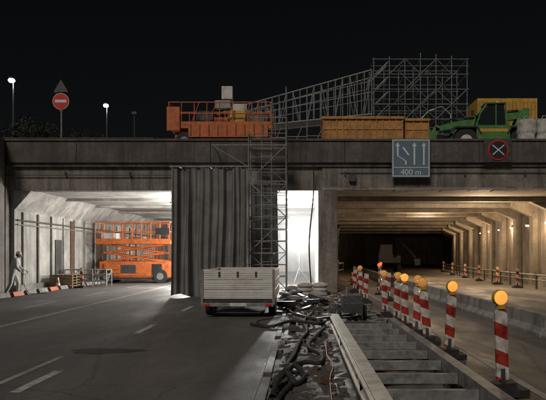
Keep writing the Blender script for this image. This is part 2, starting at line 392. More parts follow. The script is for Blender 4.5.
o=b.obj('lane_direction_sign'); text('400 m',.36,((X0+X1)/2,yf-.004,Z0+.11),'signw',o,'legend')
b=B(); cx,cz=8.82,6.38
b.box(cx-.62,cx+.62,26.72,26.76,cz-.54,cz+.5,'steel_d')
b.tube((cx,26.718,cz),(cx,26.69,cz),.46,'red',32); b.tube((cx,26.689,cz),(cx,26.683,cz),.4,'signb',32)
for r in (.7,-.7):
    b.box(cx-.34,cx+.34,26.672 if r>0 else 26.668,26.682,cz-.022,cz+.022,'signw',Matrix.Rotation(r,3,'Y'))
for dx in (-.4,.4): b.box(cx+dx-.03,cx+dx+.03,26.76,26.82,cz-.4,cz+.4,'steel')
b.obj('overhead_round_sign')
b=B(); px=-10.97; y=27.6
b.tube((px,y,6.6),(px,y,9.7),.045,'steel')
b.tube((px,y-.06,8.75),(px,y-.09,8.75),.38,'white',32); b.tube((px,y-.091,8.75),(px,y-.098,8.75),.355,'red',32); b.box(px-.26,px+.26,y-.108,y-.099,8.69,8.82,'signw')
b.prism([(px-.34,9.18),(px+.34,9.18),(px,9.76)],y-.08,y-.05,'steel_d'); b.box(px-.3,px+.2,y+.05,y+.08,9.14,9.35,'steel_d')
b.box(px-.06,px+.06,y-.06,y+.06,8.3,8.36,'steel')
b.obj('no_entry_sign')

# ------------------------------------------------------------------ street lamps + pole
def street_lamp(x,y,top,lit=True):
    b=B(); b.tube((0,0,0),(0,0,top-6.3),.1,'steel_d',8,.05); b.box(-.12,.12,-.5,.12,top-6.32,top-6.2,'steel_d')
    b.box(-.09,.09,-.46,-.1,top-6.36,top-6.321,'lampsm')
    b.sph((0,-.28,top-6.42),(.24,.24,.16),'lampsm')
    b.obj('street_lamp',(x,y,6.3))
    L=bpy.data.lights.new('street_lamp_light','POINT'); L.energy=60; L.color=(.9,.95,1); L.shadow_soft_size=.2
    o=bpy.data.objects.new('street_lamp_light',L); COL.objects.link(o); o.location=(x,y-.3,top-.4)
street_lamp(-21.5,45,14.8); street_lamp(-17.7,55,15.4)
b=B(); b.tube((0,0,0),(0,0,7.2),.07,'steel_d',8,.04); b.box(-.2,.2,-.1,.1,7.1,7.3,'steel_d'); b.obj('camera_pole',(-13.8,50,6.3))

# ------------------------------------------------------------------ trees
def tree(x,y,h,w,seed):
    rnd=random.Random(seed); b=B()
    b.tube((0,0,0),(.1,0,h*.45),.2,'bark',8,.12)
    tips=[]
    for i in range(9):
        a=rnd.uniform(0,6.28); z0=h*rnd.uniform(.28,.5); r=w*rnd.uniform(.3,.95); p=(math.cos(a)*r,math.sin(a)*r,h*(1-.35*(r/w)**2)*rnd.uniform(.7,.97))
        b.tube((.05,0,z0),p,.08,'bark',5,.02); tips.append(p)
        for _ in range(3):
            q=(p[0]+rnd.uniform(-.7,.7),p[1]+rnd.uniform(-.7,.7),p[2]+rnd.uniform(-.6,.6)); b.tube(p,q,.025,'bark',4,.01); tips.append(q)
    for p in tips:
        for _ in range(50):
            c=Vector(p)+Vector((rnd.gauss(0,.3),rnd.gauss(0,.3),rnd.gauss(0,.25))); s=rnd.uniform(.05,.12)
            u=Vector((rnd.gauss(0,1),rnd.gauss(0,1),rnd.gauss(0,1))).normalized(); v=u.orthogonal().normalized()
            b.add([c-u*s,c+v*s*.6,c+u*s,c-v*s*.6],[(0,1,2,3)],'leaf')
    b.obj('tree',(x,y,6.3))
tree(-19.9,45,6.4,1.3,1); tree(-21.3,46,5.3,1.2,2); tree(-17.9,49,5.6,1.2,3); tree(-17.0,52,6.0,1.1,5)

# ------------------------------------------------------------------ beacons
def beacon_mesh(amber,lamp=True):
    b=B()
    b.prism([(-.2,-.28),(.2,-.28),(.24,0),(.2,.28),(-.2,.28),(-.24,0)],.0,.08,'black','z')
    b.box(-.14,.14,-.1,.1,.08,.13,'black'); b.box(-.03,.03,-.02,.02,.13,.3,'steel_d')
    b.prism([(-.08,.16),(.08,.16),(.08,1.0),(.055,1.04),(-.055,1.04),(-.08,1.0)],-.018,.018,'stripe')
    if lamp:
        b.box(-.045,.045,-.035,.035,1.04,1.09,'yellow'); b.box(-.03,.03,-.03,.03,1.09,1.11,'black')
        b.tube((0,-.03,1.18),(0,.03,1.18),.098,'yellow',24)
        for r0,r1,ya,yb in ((.09,.07,-.03,-.05),(.065,.045,-.051,-.062)):
            b.tube((0,ya,1.18),(0,yb,1.18),r0,amber,24,r1); b.tube((0,-ya,1.18),(0,-yb,1.18),r0,amber,24,r1)
    return b.mesh('warning_beacon')
mb=beacon_mesh('amber'); mb2=beacon_mesh('amber_dim'); mb3=beacon_mesh('amber',False)
for i,(x,y,m_,dz) in enumerate([(2.52,7.45,mb,-.03),(2.5,10.1,mb,.04),(2.47,11.55,mb2,-.1),(2.45,12.65,mb2,.03),(2.42,13.8,mb,-.02),(2.38,14.9,mb2,.05),(2.36,16.6,mb2,-.03),(2.3,21.2,mb3,.05),(2.4,23.5,mb2,-.04),(2.45,27,mb3,.02),(2.9,30,mb3,0),(3.3,22.5,mb3,.03),(3.1,34,mb3,0)]):
    inst('warning_beacon',m_,(x,y,.03),(R(-.05,.05),dz,R(-.25,.25)))
def red_beacon(x,y):
    b=B(); b.prism([(-.16,-.2),(.16,-.2),(.16,.2),(-.16,.2)],0,.07,'black','z'); b.tube((0,0,.07),(0,0,1.1),.03,'stripe'); b.box(-.05,.05,-.04,.04,1.1,1.2,'yellow'); b.sph((0,0,1.26),(.07,.07,.08),'redlamp'); b.obj('red_warning_lamp',(x,y,.02))
red_beacon(3.4,25.8); red_beacon(3.9,29)

# ------------------------------------------------------------------ guardrail segment in foreground
b=B()
prof=[(0,.5),(.03,.5),(.085,.455),(.085,.425),(.03,.385),(.03,.345),(.085,.305),(.085,.275),(.03,.23),(0,.23)]
pp=[(.70-p[0],p[1]) for p in prof]+[(.715-p[0],p[1]) for p in prof[::-1]]
y=3.2
while y<12.4:
    y1=min(12.4,y+3.1)
    b.prism([(a+.004*(int(y)%2),c) for a,c in pp],y,y1-.004,'rail'); b.box(.64,.79,y,y1-.01,.50,.515,'rail')
    for q in (.06,.12): 
        for zz in (.44,.29): b.tube((.60,y+q,zz),(.61,y+q,zz),.014,'steel_d'); b.tube((.60,y+q+.08,zz),(.63,y+q+.08,zz),.014,'rust')
    y=y1
b.prism([(1.82,.26),(1.96,.26),(1.96,.28),(1.86,.28),(1.86,.41),(1.96,.41),(1.96,.43),(1.82,.43)],3.2,12.4,'steel')
y=3.6
while y<12.4:
    b.prism([(y,.26),(y+.07,.26),(y+.07,.275),(y+.015,.275),(y+.015,.36),(y+.07,.36),(y+.07,.375),(y,.375)],.72,1.81,'steel','x')
    b.box(.74,.84,y,y+.1,0,.25,'steel_d'); b.box(1.86,1.94,y,y+.1,0,.25,'steel_d')
    b.tube((.8,y+.12,.2),(1.85,y+.55,.2),.015,'rust'); y+=.82
b.obj('crash_barrier',bevel=.003)
b=B()
for i in range(30):
    y=R(4,26); x=R(0.9,1.9) if y<13 else R(.3,2.2); l=R(.4,1.5)
    b.box(x-l/2,x+l/2,y,y+R(.05,.12),.04,.04+R(.02,.06),'wood' if random.random()<.4 else 'steel_d',Matrix.Rotation(R(-.9,.9)+ (1.2 if i%3==0 else 0),3,'Z'))
b.obj('loose_timber')

b=B(); y=9.5
while y<56:
    x=5.2+max(0,(y-30))*.02
    b.prism([(x-.2,0),(x+.2,0),(x+.2,.08),(x+.09,.2),(x+.07,.47),(x-.07,.47),(x-.09,.2),(x-.2,.08)],y+.03,y+2.95,'conc'); y+=3
b.obj('concrete_barrier',bevel=.012)
b=B()
y=28
prev=None
while y<80:
    x=rw(y)-1.5; b.box(x-.04,x+.04,y-.04,y+.04,0,.75,'steel_d')
    if prev: b.tube(prev+Vector((0,0,.7)),(x,y,.7),.045,'steel'); b.tube(prev+Vector((0,0,.45)),(x,y,.45),.03,'steel')
    prev=Vector((x,y,0)); y+=2
b.obj('tunnel_guard_rail')
for y in (31,34.5,39,44,50,58): inst('marker_post',mb3,(rw(y)-2.1,y,.0),(0,0,R(-.2,.2)))
b=B()
pts=[(1.75,27.4,3.0),(1.8,29,2.6),(1.9,32,1.9),(2.2,36,1.4),(2.7,42,1.1),(3.6,50,1.0)]
b.path(pts,.06,'steel'); b.path([(x,y,z-.5) for x,y,z in pts],.035,'steel')
for x,y,z in pts[1:]: b.tube((x,y,0),(x,y,z),.03,'steel_d')
b.obj('ventilation_pipe')

# ------------------------------------------------------------------ tarpaulin curtain
def curtain(x0,x1,y,z0,z1,folds,amp,k,name,seed):
    rnd=random.Random(seed); ph=[rnd.uniform(0,6.28) for _ in range(8)]
    def fn(u,v):
        z=z0+v*(z1-z0); w=1-.35*v
        uu=u+.016*math.sin(v*3.5+ph[0])+.03*math.sin(u*7+ph[6])
        f=math.sin(uu*folds*6.28+ph[1]+.6*math.sin(v*2.0+ph[2]))
        f=math.copysign(abs(f)**.7,f)*(.6+.4*math.sin(u*11+ph[7]))
        g=.5*math.sin(uu*folds*2.37*6.28+ph[3]+v*1.2)+.6*math.sin(uu*folds*.43*6.28+ph[4]+v)
        sag=-.08*abs(math.sin(u*folds*1.3*3.14)) if v>.99 else 0
        return (x0+u*(x1-x0)+.05*math.sin(v*3+u*7)*(1-v),y+amp*w*(f+g)+.15*(1-v)*math.sin(u*4)+.012*math.sin(v*14+u*17),z+sag+ (.1*math.sin(u*13+ph[5]) if v<.01 else 0))
    b=B(); b.grid(fn,240,50,k)
    b.tube((x0-.1,y,z1+.03),(x1+.1,y,z1+.03),.03,'tube')
    for i in range(int((x1-x0)/.3)+1): b.tube((x0+i*.3,y-.03,z1-.05),(x0+i*.3,y+.02,z1+.08),.01,'tube')
    n=3
    for i in range(n):
        xx=x0+.3+i*(x1-x0-.6)/(n-1); b.tube((xx,y,z1+.03),(xx,y+2.2,z1+.06),.024,'tube')
    b.obj(name)
curtain(-5.22,-2.15,24.4,.02,5.28,5.3,.16,'tarp','tarpaulin_curtain',3)
curtain(-2.6,-1.0,26.75,.05,4.9,4,.06,'tarp2','tarpaulin_curtain',9)

# ------------------------------------------------------------------ ladder/scaffold tower
b=B(); x0,x1,y0,y1=-2.15,-.58,25.1,26.2
for x in (x0,x1):
    for y in (y0,y1): b.tube((x,y,0),(x,y,6.9 if x==x0 else 8.75),.03,'tube')
for i,z in enumerate([k*.5+.3 for k in range(14)]):
    for y in (y0,y1): b.tube((x0,y,z),(x1,y,z),.02,'tube')
    for x in (x0,x1): b.tube((x,y0,z),(x,y1,z),.018,'tube')
for i in range(4):
    z=.3+i*1.5; a,c=(x0,x1) if i%2 else (x1,x0)
    b.tube((a,y0-.03,z),(c,y0-.03,z+1.5),.02,'tube'); b.tube((c,y1,z),(a,y1,z+1.5),.02,'tube')
for x in (-1.62,-1.2): b.tube((x,y0+.25,0),(x,y0+.25,8.2),.022,'steel')
z=.3
while z<8.1: b.tube((-1.62,y0+.25,z),(-1.2,y0+.25,z),.014,'steel'); z+=.28
b.box(x0,x1,y0+.3,y1,6.2,6.25,'wood'); b.box(x0,-1.7,y0+.3,y1,3.2,3.25,'wood'); b.box(x0,-1.1,y0+.1,y1,1.75,1.8,'wood')
b.tube((-3.7,y0,6.3),(x1,y0,6.3),.03,'tube'); b.tube((-3.7,y0,6.3),(x0,y0,5.4),.024,'tube'); b.tube((-3.7,y0,6.3),(-3.7,27,6.3),.024,'tube')
for z in (7.3,7.8,8.3): b.tube((x1,y0,z),(x1,y1,z),.02,'tube')
b.tube((x1-.5,y1,6.9),(x1-.5,y1,8.1),.025,'tube'); b.tube((x0,y1,7.7),(x1,y1,7.7),.022,'tube')
for x in (x0,x1):
    for y in (y0,y1): b.box(x-.1,x+.1,y-.1,y+.1,.0,.02,'steel_d')
b.obj('scaffold_ladder_tower')

# ------------------------------------------------------------------ cargo trailer (rear view)
b=B(); xa,xb=-2.67,-.72; ya,yb=16.4,20.0; zf=.52
b.box(xa,xb,ya,yb,zf-.08,zf,'steel_d')
for i in range(3):
    z0=zf+.005+i*.265
    for (a,c,d,e) in ((xa,xb,ya-.03,ya),(xa,xb,yb,yb+.03),(xa-.03,xa,ya,yb),(xb,xb+.03,ya,yb)):
        b.box(a,c,d,e,z0,z0+.25,'alu')
        if d<ya and e<yb-1 and c-a>1:
            for q in (.05,.11,.17): b.box(a+.02,c-.02,d-.008,d,z0+q,z0+q+.02,'alu')
for x in (xa-.035,xb-.035): b.box(x,x+.07,ya-.06,ya+.02,zf-.15,1.33,'steel')
for x in (-2.2,-1.7,-1.2): b.box(x-.03,x+.03,ya-.05,ya-.031,zf+.6,zf+.75,'steel_d')
b.box(xa-.0,xb+.0,ya-.05,ya+.05,.32,.42,'steel')
for x in (xa+.05,xb-.22): b.box(x,x+.15,ya-.07,ya-.051,.335,.405,'red')
b.box(-1.92,-1.46,ya-.06,ya-.052,.325,.415,'white')
for x in (xa+.25,xb-.25): b.box(x-.04,x+.04,ya,yb+.3,.34,.44,'steel_d')
b.prism([(xa+.3,yb),(xb-.3,yb),(-1.66,yb+1.3),(-1.74,yb+1.3)],.36,.42,'steel_d','z')
b.tube((-1.7,yb+.7,.42),(-1.7,yb+.7,.0),.03,'steel_d'); b.tube((xa+.1,18.2,.3),(xb-.1,18.2,.3),.04,'steel_d')
for x in (xa+.08,xb-.08):
    b.wheel((x,17.3,.3),.3,.19); b.wheel((x,18.0,.3),.3,.19)
for x in (xa+.02,xb-.22): b.box(x,x+.2,16.9,18.4,.61,.63,'steel_d')
b.box(-2.35,-1.2,17,19.4,zf,1.15,'wood'); b.box(-2.2,-1.6,16.9,18,1.15,1.3,'sack')
b.obj('cargo_trailer',bevel=.004)

# ------------------------------------------------------------------ scissor lifts
def scissor(b,x0,x1,y0,y1,base0,base1,pz,rail,ext=.7,nl=2,full=True):
    b.box(x0+.3,x1-.1,y0+.1,y1-.1,base0+.35,base1,'orange'); b.box(x0+.6,x1-.4,y0+.02,y0+.1,base0+.45,base1-.1,'orange')
    b.box(x1-1.1,x1-.5,y0+.0,y0+.019,base0+.5,base1-.15,'signb'); b.box(x0+1.6,x0+2.5,y0+.0,y0+.019,base0+.6,base1-.2,'steel_d')
    b.box(x0+.5,x1-.3,y0+.2,y1-.2,base0+.2,base0+.35,'steel_d')
    for q in (.35,.6): b.box(x0+.65,x0+1.5,y0+.01,y0+.019,base0+q+.2,base0+q+.23,'signb')
    for x in (x0+.75,x1-.6):
        for y in (y0+.12,y1-.12): b.wheel((x,y,base0+.42),.42,.3,axis='y')
    n=nl; h=(pz-base1)/n
    for i in range(n):
        z=base1+i*h
        for y in (y0+.3,y1-.3):
            b.tube((x0+.5,y,z),(x1-.5,y,z+h),.06,'orange',4); b.tube((x1-.5,y+.08,z),(x0+.5,y+.08,z+h),.06,'orange',4)
    b.box(x0,x1,y0,y1,pz,pz+.16,'orange')
    t=rail; zt=pz+.16
    nx=int((x1-x0)/.62)+1
    for y in (y0,y1):
        for i in range(nx+1):
            x=x0+.03+i*(x1-x0-.06)/nx; b.tube((x,y,zt),(x,y,zt+t),.025,'orange',6)
        for q in (.5,1): b.tube((x0,y,zt+t*q),(x1,y,zt+t*q),.028,'orange',6)
        b.box(x0,x1,y-.01,y+.01,zt,zt+.15,'orange')
    for x in (x0+.03,x1-.03):
        for q in (.5,1): b.tube((x,y0,zt+t*q),(x,y1,zt+t*q),.028,'orange',6)
        for q in (.33,.66): b.tube((x,y0+(y1-y0)*q,zt),(x,y0+(y1-y0)*q,zt+t),.025,'orange',6)
b=B(); scissor(b,-12.3,-7.75,35.8,37.9,0,1.3,2.35,1.15,nl=2)
b.box(-8.6,-7.8,35.7,35.79,2.9,3.3,'signb'); b.box(-11.9,-11.0,35.9,36.6,2.52,3.0,'white'); b.box(-10.3,-9.4,36,36.8,2.52,2.8,'wood')
b.tube((-12.2,35.75,.0),(-12.2,35.75,3.6),.03,'steel')
b.path([(-12.2,35.7,2.4),(-12.3,35.65,1.6),(-12.1,35.65,.9),(-11.7,35.7,.8)],.03,'black')
b.obj('scissor_lift',bevel=.008)
b=B(); scissor(b,-6.15,-1.35,28.0,30.0,6.6,7.45,7.62,1.05,nl=1)
b.box(-6.2,-5.6,27.9,27.98,7.5,8.6,'orange'); b.box(-5.2,-1.5,27.93,27.98,7.2,7.82,'orange')
b.box(-4.9,-4.1,28.3,29,7.8,8.5,'steel_d'); b.box(-3.3,-2.6,28.2,29,7.8,8.5,'yellow'); b.box(-2.4,-1.7,28.4,29.2,7.8,8.35,'wood')
b.box(-4.05,-3.4,28.3,29,7.8,8.2,'orange')
for i in range(9): b.box(-5.1+i*.42,-5.06+i*.42,27.915,27.929,7.25,7.78,'rust')
for x in (-5.1,-4.3,-3.5,-2.7): b.tube((x,28.0,7.78),(x+.4,28.0,8.83),.02,'orange')
b.obj('scissor_lift',bevel=.008)
b=B(); b.tube((-3.6,30.4,6.6),(-3.6,30.4,9.4),.05,'steel'); b.box(-4.0,-3.2,30,30.8,6.6,7.9,'yellow')
b.box(-3.95,-3.4,30.2,30.6,9.55,10.2,'white'); b.box(-4.3,-3.5,30.25,30.55,9.1,9.5,'steel'); b.box(-3.4,-2.7,30.35,30.5,9.0,9.35,'white'); b.tube((-4.2,30.4,8.8),(-3.1,30.4,9.25),.04,'yellow')
b.wheel((-4.05,30.4,6.85),.25,.15); b.wheel((-3.15,30.4,6.85),.25,.15)
b.obj('mobile_light_tower',bevel=.01)

# orange frame trestles and racks behind the lift
def rack(x0,x1,y,h,n,name,k):
    b=B()
    for i in range(n+1):
        x=x0+(x1-x0)*i/n
        for yy in (y,y+.9): b.tube((x,yy,0),(x,yy,h),.035,k)
        b.tube((x,y,h),(x,y+.9,h),.03,k); b.tube((x,y,.1),(x,y+.9,h),.02,k)
    for z in (h,h*.66,h*.33):
        for yy in (y,y+.9): b.tube((x0,yy,z),(x1,yy,z),.03,k)
    for i in range(n): b.tube((x0+(x1-x0)*i/n,y,.1),(x0+(x1-x0)*(i+1)/n,y,h),.02,k)
    b.box(x0,x1,y+.05,y+.85,h*.66+.03,h*.66+.08,'wood')
    b.obj(name)
rack(-12.5,-9.2,42,3.9,4,'scaffold_frame','orange'); rack(-8.6,-6.6,45,3.0,2,'scaffold_frame','tube'); rack(-12.6,-10.4,32.2,.9,3,'trestle','steel')
b=B()
for i in range(6): b.box(-10.5+i*.13,-10.45+i*.13,40.0,40.05,.0,2.4,'sheet',Matrix.Rotation(.12,3,'Y')); 
b.box(-9.6,-8.2,40,40.9,.12,1.25,'yellow'); b.box(-9.5,-8.3,39.96,39.999,.4,1.1,'steel_d')
b.obj('generator',bevel=.02)

# ------------------------------------------------------------------ scaffold structures on deck
def scaff(name,x0,x1,y0,y1,z0,z1,nx,nz,ny=1,zb=None,diag=.5,seed=1,r=.027):
    rnd=random.Random(seed); b=B()
    X=[x0+(x1-x0)*i/nx for i in range(nx+1)]; Y=[y0+(y1-y0)*i/ny for i in range(ny+1)]; Z=[z0+(z1-z0)*i/nz for i in range(nz+1)]
    for x in X:
        for y in Y: b.tube((x,y,zb if zb is not None else z0),(x,y,z1+rnd.uniform(0,.35)),r,'tube')
    for z in Z:
        for y in Y: b.tube((x0-.1,y,z),(x1+.1,y,z),r*.9,'tube'); b.tube((x0-.1,y,z+.45),(x1+.1,y,z+.45),r*.7,'tube') if z<z1 and rnd.random()<.7 else None
        for x in X: b.tube((x,y0-.1,z),(x,y1+.1,z),r*.9,'tube')
    for y in Y:
        for i in range(nx):
            for j in range(nz):
                if rnd.random()<diag:
                    a,c=(i,i+1) if (i+j)%2 else (i+1,i); b.tube((X[a],y-.04,Z[j]),(X[c],y-.04,Z[j+1]),r*.8,'tube')
    for j in range(1,nz):
        for i in range(nx):
            if rnd.random()<.35: b.box(X[i],X[i+1],y0+.05,y0+.5,Z[j]+.03,Z[j]+.07,'steel_d')
    for i in range(nz):
        b.tube((X[0],y0+.5,Z[i]),(X[1],y0+.5,Z[i+1]),.05,'tube'); b.tube((X[0],y0+1.2,Z[i]),(X[1],y0+1.2,Z[i+1]),.05,'tube')
    b.path([(X[3],y0+.2,Z[3]),(X[3]+.5,y0+.2,Z[3]+.5),(X[3]+1.2,y0+.2,Z[3]+.75),(X[5],y0+.2,Z[3]+.3),(X[5]+.1,y0+.2,Z[1])],.04,'white')
    b.obj(name)
scaff('scaffold_stair_tower',4.0,9.05,32.5,34.6,6.6,12.3,6,7,1,diag=.5,seed=4)
b=B(); n=20
def tp(i,top,yy):
    t=i/n; x=-3.9+t*7.8
    zt=10.0+t*1.75; zb=8.9+t*.45
    return Vector((x,yy+ (1-t)*1.5,zt if top else zb))
for yy in (32.6,34.2):
    for i in range(n+1):
        b.tube(tp(i,1,yy),tp(i,0,yy),.03,'tube')
        if i<n:
            b.tube(tp(i,1,yy),tp(i+1,1,yy),.045,'tube'); b.tube(tp(i,0,yy),tp(i+1,0,yy),.045,'tube')
            m1=(tp(i,1,yy)+tp(i,0,yy))/2; m2=(tp(i+1,1,yy)+tp(i+1,0,yy))/2
            b.tube(m1,m2,.025,'tube'); b.tube(m1*.5+tp(i,1,yy)*.5,m2*.5+tp(i+1,1,yy)*.5,.022,'tube')
            if i%2: b.tube(tp(i,i%4==1,yy),tp(i+1,i%4!=1,yy),.024,'tube')
for i in range(n+1):
    for t in (0,1): b.tube(tp(i,t,32.6),tp(i,t,34.2),.026,'tube')
for i in range(n):
    p,q=tp(i,0,32.7),tp(i+1,0,32.7); b.add([p,q,q+Vector((0,1.4,0)),p+Vector((0,1.4,0))],[(0,1,2,3)],'steel')
for i in (1,5,8,11,14,17,20):
    for yy in (32.6,34.2):
        p=tp(i,0,yy); b.tube(p,(p.x,p.y,6.6),.035,'tube')
    p=tp(i,0,32.6); b.tube((p.x,p.y,6.8),(p.x+1.0,p.y,9.1),.024,'tube'); b.tube((p.x,p.y,8.3),(p.x+1.2,p.y,8.3),.024,'tube')
b.obj('scaffold_walkway_truss')

# ------------------------------------------------------------------ waste container, orange container, bags
def skip(name,x0,x1,y0,y1,z0,z1,k,ribs):
    b=B(); t=.06
    b.box(x0,x1,y0,y0+t,z0,z1,k); b.box(x0,x1,y1-t,y1,z0,z1,k); b.box(x0,x0+t,y0+t,y1-t,z0,z1,k); b.box(x1-t,x1,y0+t,y1-t,z0,z1,k); b.box(x0+t,x1-t,y0+t,y1-t,z0,z0+.1,k)
    for i in range(ribs+1):
        x=x0+i*(x1-x0-.05)/ribs
        b.box(x,x+.05,y0-.04,y0,z0+.05,z1-.1,k); b.box(x,x+.05,y1,y1+.04,z0+.05,z1-.1,k)
    b.box(x0-.05,x1+.05,y0-.08,y0+.02,z1-.1,z1+.02,k); b.box(x0-.05,x1+.05,y1-.02,y1+.08,z1-.1,z1+.02,k)
    b.box(x0,x1,y0-.03,y0-.001,z0+.85,z0+.92,k)
    b.box(x0-.05,x0+.05,y0,y1,z1-.1,z1+.02,k)
    for i in range(14):
        x=R(x0+.1,x1-.6); b.box(x,x+R(.3,.5 if x1-x0<2 else 1.1),y0+.5+R(0,1),y0+.6+R(0,1.1),z1-.25,z1-.1+R(0,.2),'wood' if i%3 else 'sack',Matrix.Rotation(R(-.2,.2),3,'Y'))
    b.obj(name,bevel=.008)
skip('waste_container',1.05,4.75,27.6,29.8,6.62,8.05,'ochre',12)
skip('waste_container',4.85,5.95,27.7,29.8,6.62,7.98,'ochre',3)
b=B(); b.box(9.35,12.5,31.6,33.8,6.6,9.95,'yellow')
for i in range(16): b.box(9.4+i*.195,9.49+i*.195,31.55,31.6,6.75,9.8,'ochre')
b.obj('storage_container',bevel=.01)
def bag(x,y,z,s=.95,sd=1):
    rnd=random.Random(sd); ph=rnd.uniform(0,6)
    b=B(); nu,nv=20,10
    def fn(u,v):
        a=u*2*math.pi; r=(abs(math.cos(a))**4+abs(math.sin(a))**4)**(-.25)*s/2
        r*=1-.12*(2*v-1)**4+.05*math.sin(v*6+ph)+.025*math.sin(a*5+v*9+ph); 
        return (r*math.cos(a),r*math.sin(a),v*s*.85)
    b.grid(fn,nu,nv,'sack'); b.add([fn(i/nu,1) for i in range(nu)],[tuple(range(nu))],'sack')
    for sx in (-1,1):
        for sy in (-1,1): b.path([(sx*s*.4,sy*s*.4,s*.8),(sx*s*.3,sy*s*.4,s*1.02),(sx*s*.15,sy*s*.4,s*1.02),(sx*s*.08,sy*s*.4,s*.82)],.018,'sack',5)
    b.obj('bulk_bag',(x,y,z),R(-.2,.2))
bag(10.5,27.9,6.62,.8,1); bag(11.35,27.9,6.62,.8,2); bag(10.55,27.95,7.3,.78,3); bag(11.4,27.95,7.3,.8,4); bag(12.2,28,6.62,.9,5)

# ------------------------------------------------------------------ telehandler
b=B(); yA,yB=28.8,31.0; z=6.6
b.prism([(7.5,7.15),(7.6,7.75),(8.6,7.95),(10.9,8.0),(11.3,7.8),(11.3,7.1)],yA+.3,yB-.3,'green')
b.box(8.5,10.1,yA+.05,yA+.29,7.25,7.95,'green'); b.box(8.6,10.0,yA+.03,yA+.049,7.62,7.78,'yellow')
for x in (8.0,10.7):
    for y in (yA+.25,yB-.25): b.wheel((x,y,z+.6),.6,.42,hub='white',axis='y')
    b.prism([(x-.75,7.55),(x-.55,7.9),(x+.55,7.9),(x+.75,7.55),(x+.7,7.5),(x+.5,7.82),(x-.5,7.82),(x-.7,7.5)],yA+.02,yA+.5,'signb')
cp=[(8.55,7.95),(8.75,8.6),(9.05,9.02),(9.95,9.05),(10.05,7.95)]
b.prism([(8.62,7.97),(8.8,8.58),(9.08,8.95),(9.9,8.98),(9.98,7.97)],yA+.3,yA+1.05,'glass')
for i in range(len(cp)):
    for y in (yA+.28,yA+1.07):
        p,q=cp[i],cp[(i+1)%len(cp)]; b.tube((p[0],y,p[1]),(q[0],y,q[1]),.045,'green' if i!=2 else 'signb')
for p in cp: b.tube((p[0],yA+.28,p[1]),(p[0],yA+1.07,p[1]),.04,'green')
b.tube((9.5,yA+.28,7.95),(9.5,yA+.28,9.03),.035,'green'); b.box(9.0,10.0,yA+.25,yA+1.1,9.05,9.1,'green')
b.sph((9.7,yA+.7,9.17),(.07,.07,.09),'amber_dim')
def beam(p,q,w,h,k):
    p=Vector(p);q=Vector(q);d=(q-p).normalized()
    up=d.cross(Vector((0,1,0))); s=Vector((0,w/2,0)); u=up*h/2
    b.add([p-s-u,p+s-u,p+s+u,p-s+u,q-s-u,q+s-u,q+s+u,q-s+u],[(0,1,2,3),(4,7,6,5),(0,4,5,1),(1,5,6,2),(2,6,7,3),(3,7,4,0)],k)
ym=yA+1.45
beam((11.3,ym,8.8),(7.9,ym,8.25),.38,.42,'green'); beam((7.9,ym,8.25),(6.8,ym,8.05),.3,.32,'green'); beam((6.9,ym,8.1),(6.45,ym,7.2),.3,.3,'green')
b.tube((10.2,ym,7.9),(9.2,ym,8.3),.07,'steel')
b.path([(10.9,ym-.25,8.95),(9.9,ym-.25,8.85),(8.8,ym-.25,8.6),(7.6,ym-.25,8.5),(6.9,ym-.25,8.3)],.03,'black')
b.prism([(10.6,7.9),(11.4,7.9),(11.45,9.0),(11.1,9.05)],ym-.35,ym-.25,'green'); b.prism([(10.6,7.9),(11.4,7.9),(11.45,9.0),(11.1,9.05)],ym+.25,ym+.35,'green')
b.box(6.3,6.4,yA+.5,yB-.5,6.75,7.8,'green')
for y in (yA+.8,yB-.9): b.box(5.98,6.3,y,y+.12,6.75,6.8,'steel_d')
b.box(7.0,7.45,yA+.4,yB-.4,7.5,7.6,'steel_d')
b.tube((8.6,yA+.1,8.3),(8.3,yA+.0,8.5),.02,'signb'); b.box(8.2,8.35,yA-.03,yA+.0,8.4,8.65,'signb')
b.obj('telehandler',bevel=.012)

b=B()
for i in range(9):
    x=-16+i*1.2
    b.tube((x,27.05,6.9),(x,27.05,7.0),.03,'steel_d')
b.tube((-16,27.05,6.98),(-6.6,27.05,6.98),.02,'steel_d')
b.obj('deck_edge_rail')

# ------------------------------------------------------------------ hoses, debris
def hose(name,pts,r,k='hose',sub=8):
    P=[Vector(p) for p in pts]; out=[]
    for i in range(len(P)-1):
        p0=P[max(i-1,0)];p1=P[i];p2=P[i+1];p3=P[min(i+2,len(P)-1)]
        for j in range(sub):
            t=j/sub; out.append(.5*((2*p1)+(-p0+p2)*t+(2*p0-5*p1+4*p2-p3)*t*t+(-p0+3*p1-3*p2+p3)*t**3))
    out.append(P[-1]); b=B(); b.path(out,r,k,8); b.obj(name)
hose('hose',[(-.28,4.5,.07),(-.26,6.8,.07),(-.12,7.8,.07),(-.2,8.8,.09),(-.1,10,.08),(0,11.6,.08),(.15,13,.08),(.1,15,.08),(.4,18,.08),(.3,22,.08),(.4,28,.08)],.035)
hose('hose',[(-.33,7.1,.06),(-.28,7.6,.14),(-.12,8.3,.2),(-.2,8.9,.08),(.1,9.3,.08),(.3,9.1,.1),(.35,9.9,.08),(.15,10.8,.08),(.3,12,.1),(.55,13.4,.1)],.035)
hose('hose',[(-.35,7.6,.06),(-.2,7.9,.2),(-.05,7.75,.08),(.05,8.2,.08),(-.1,8.6,.16),(-.3,8.2,.06)],.04)
hose('hose',[(-1.2,14.6,.05),(-.7,14.1,.05),(-.2,14.6,.12),(.4,14.2,.1),(.6,15,.08),(.1,15.8,.1),(-.3,17.5,.1),(-.1,21,.1)],.035)
hose('cable',[(0.35,6,.06),(.4,8,.06),(.5,9.1,.06),(.45,10,.06),(.5,11.6,.06)],.008,'cone')
hose('cable',[(-.6,14,.03),(-1.1,15.4,.03),(-.3,17,.03),(-.5,20,.03),(-.1,25,.03)],.015)
hose('cable',[(.5,30,.2),(.5,27.0,.3),(.4,26.2,2.2),(.6,26.9,4.4),(.6,26.7,5.7)],.03)
b=B()
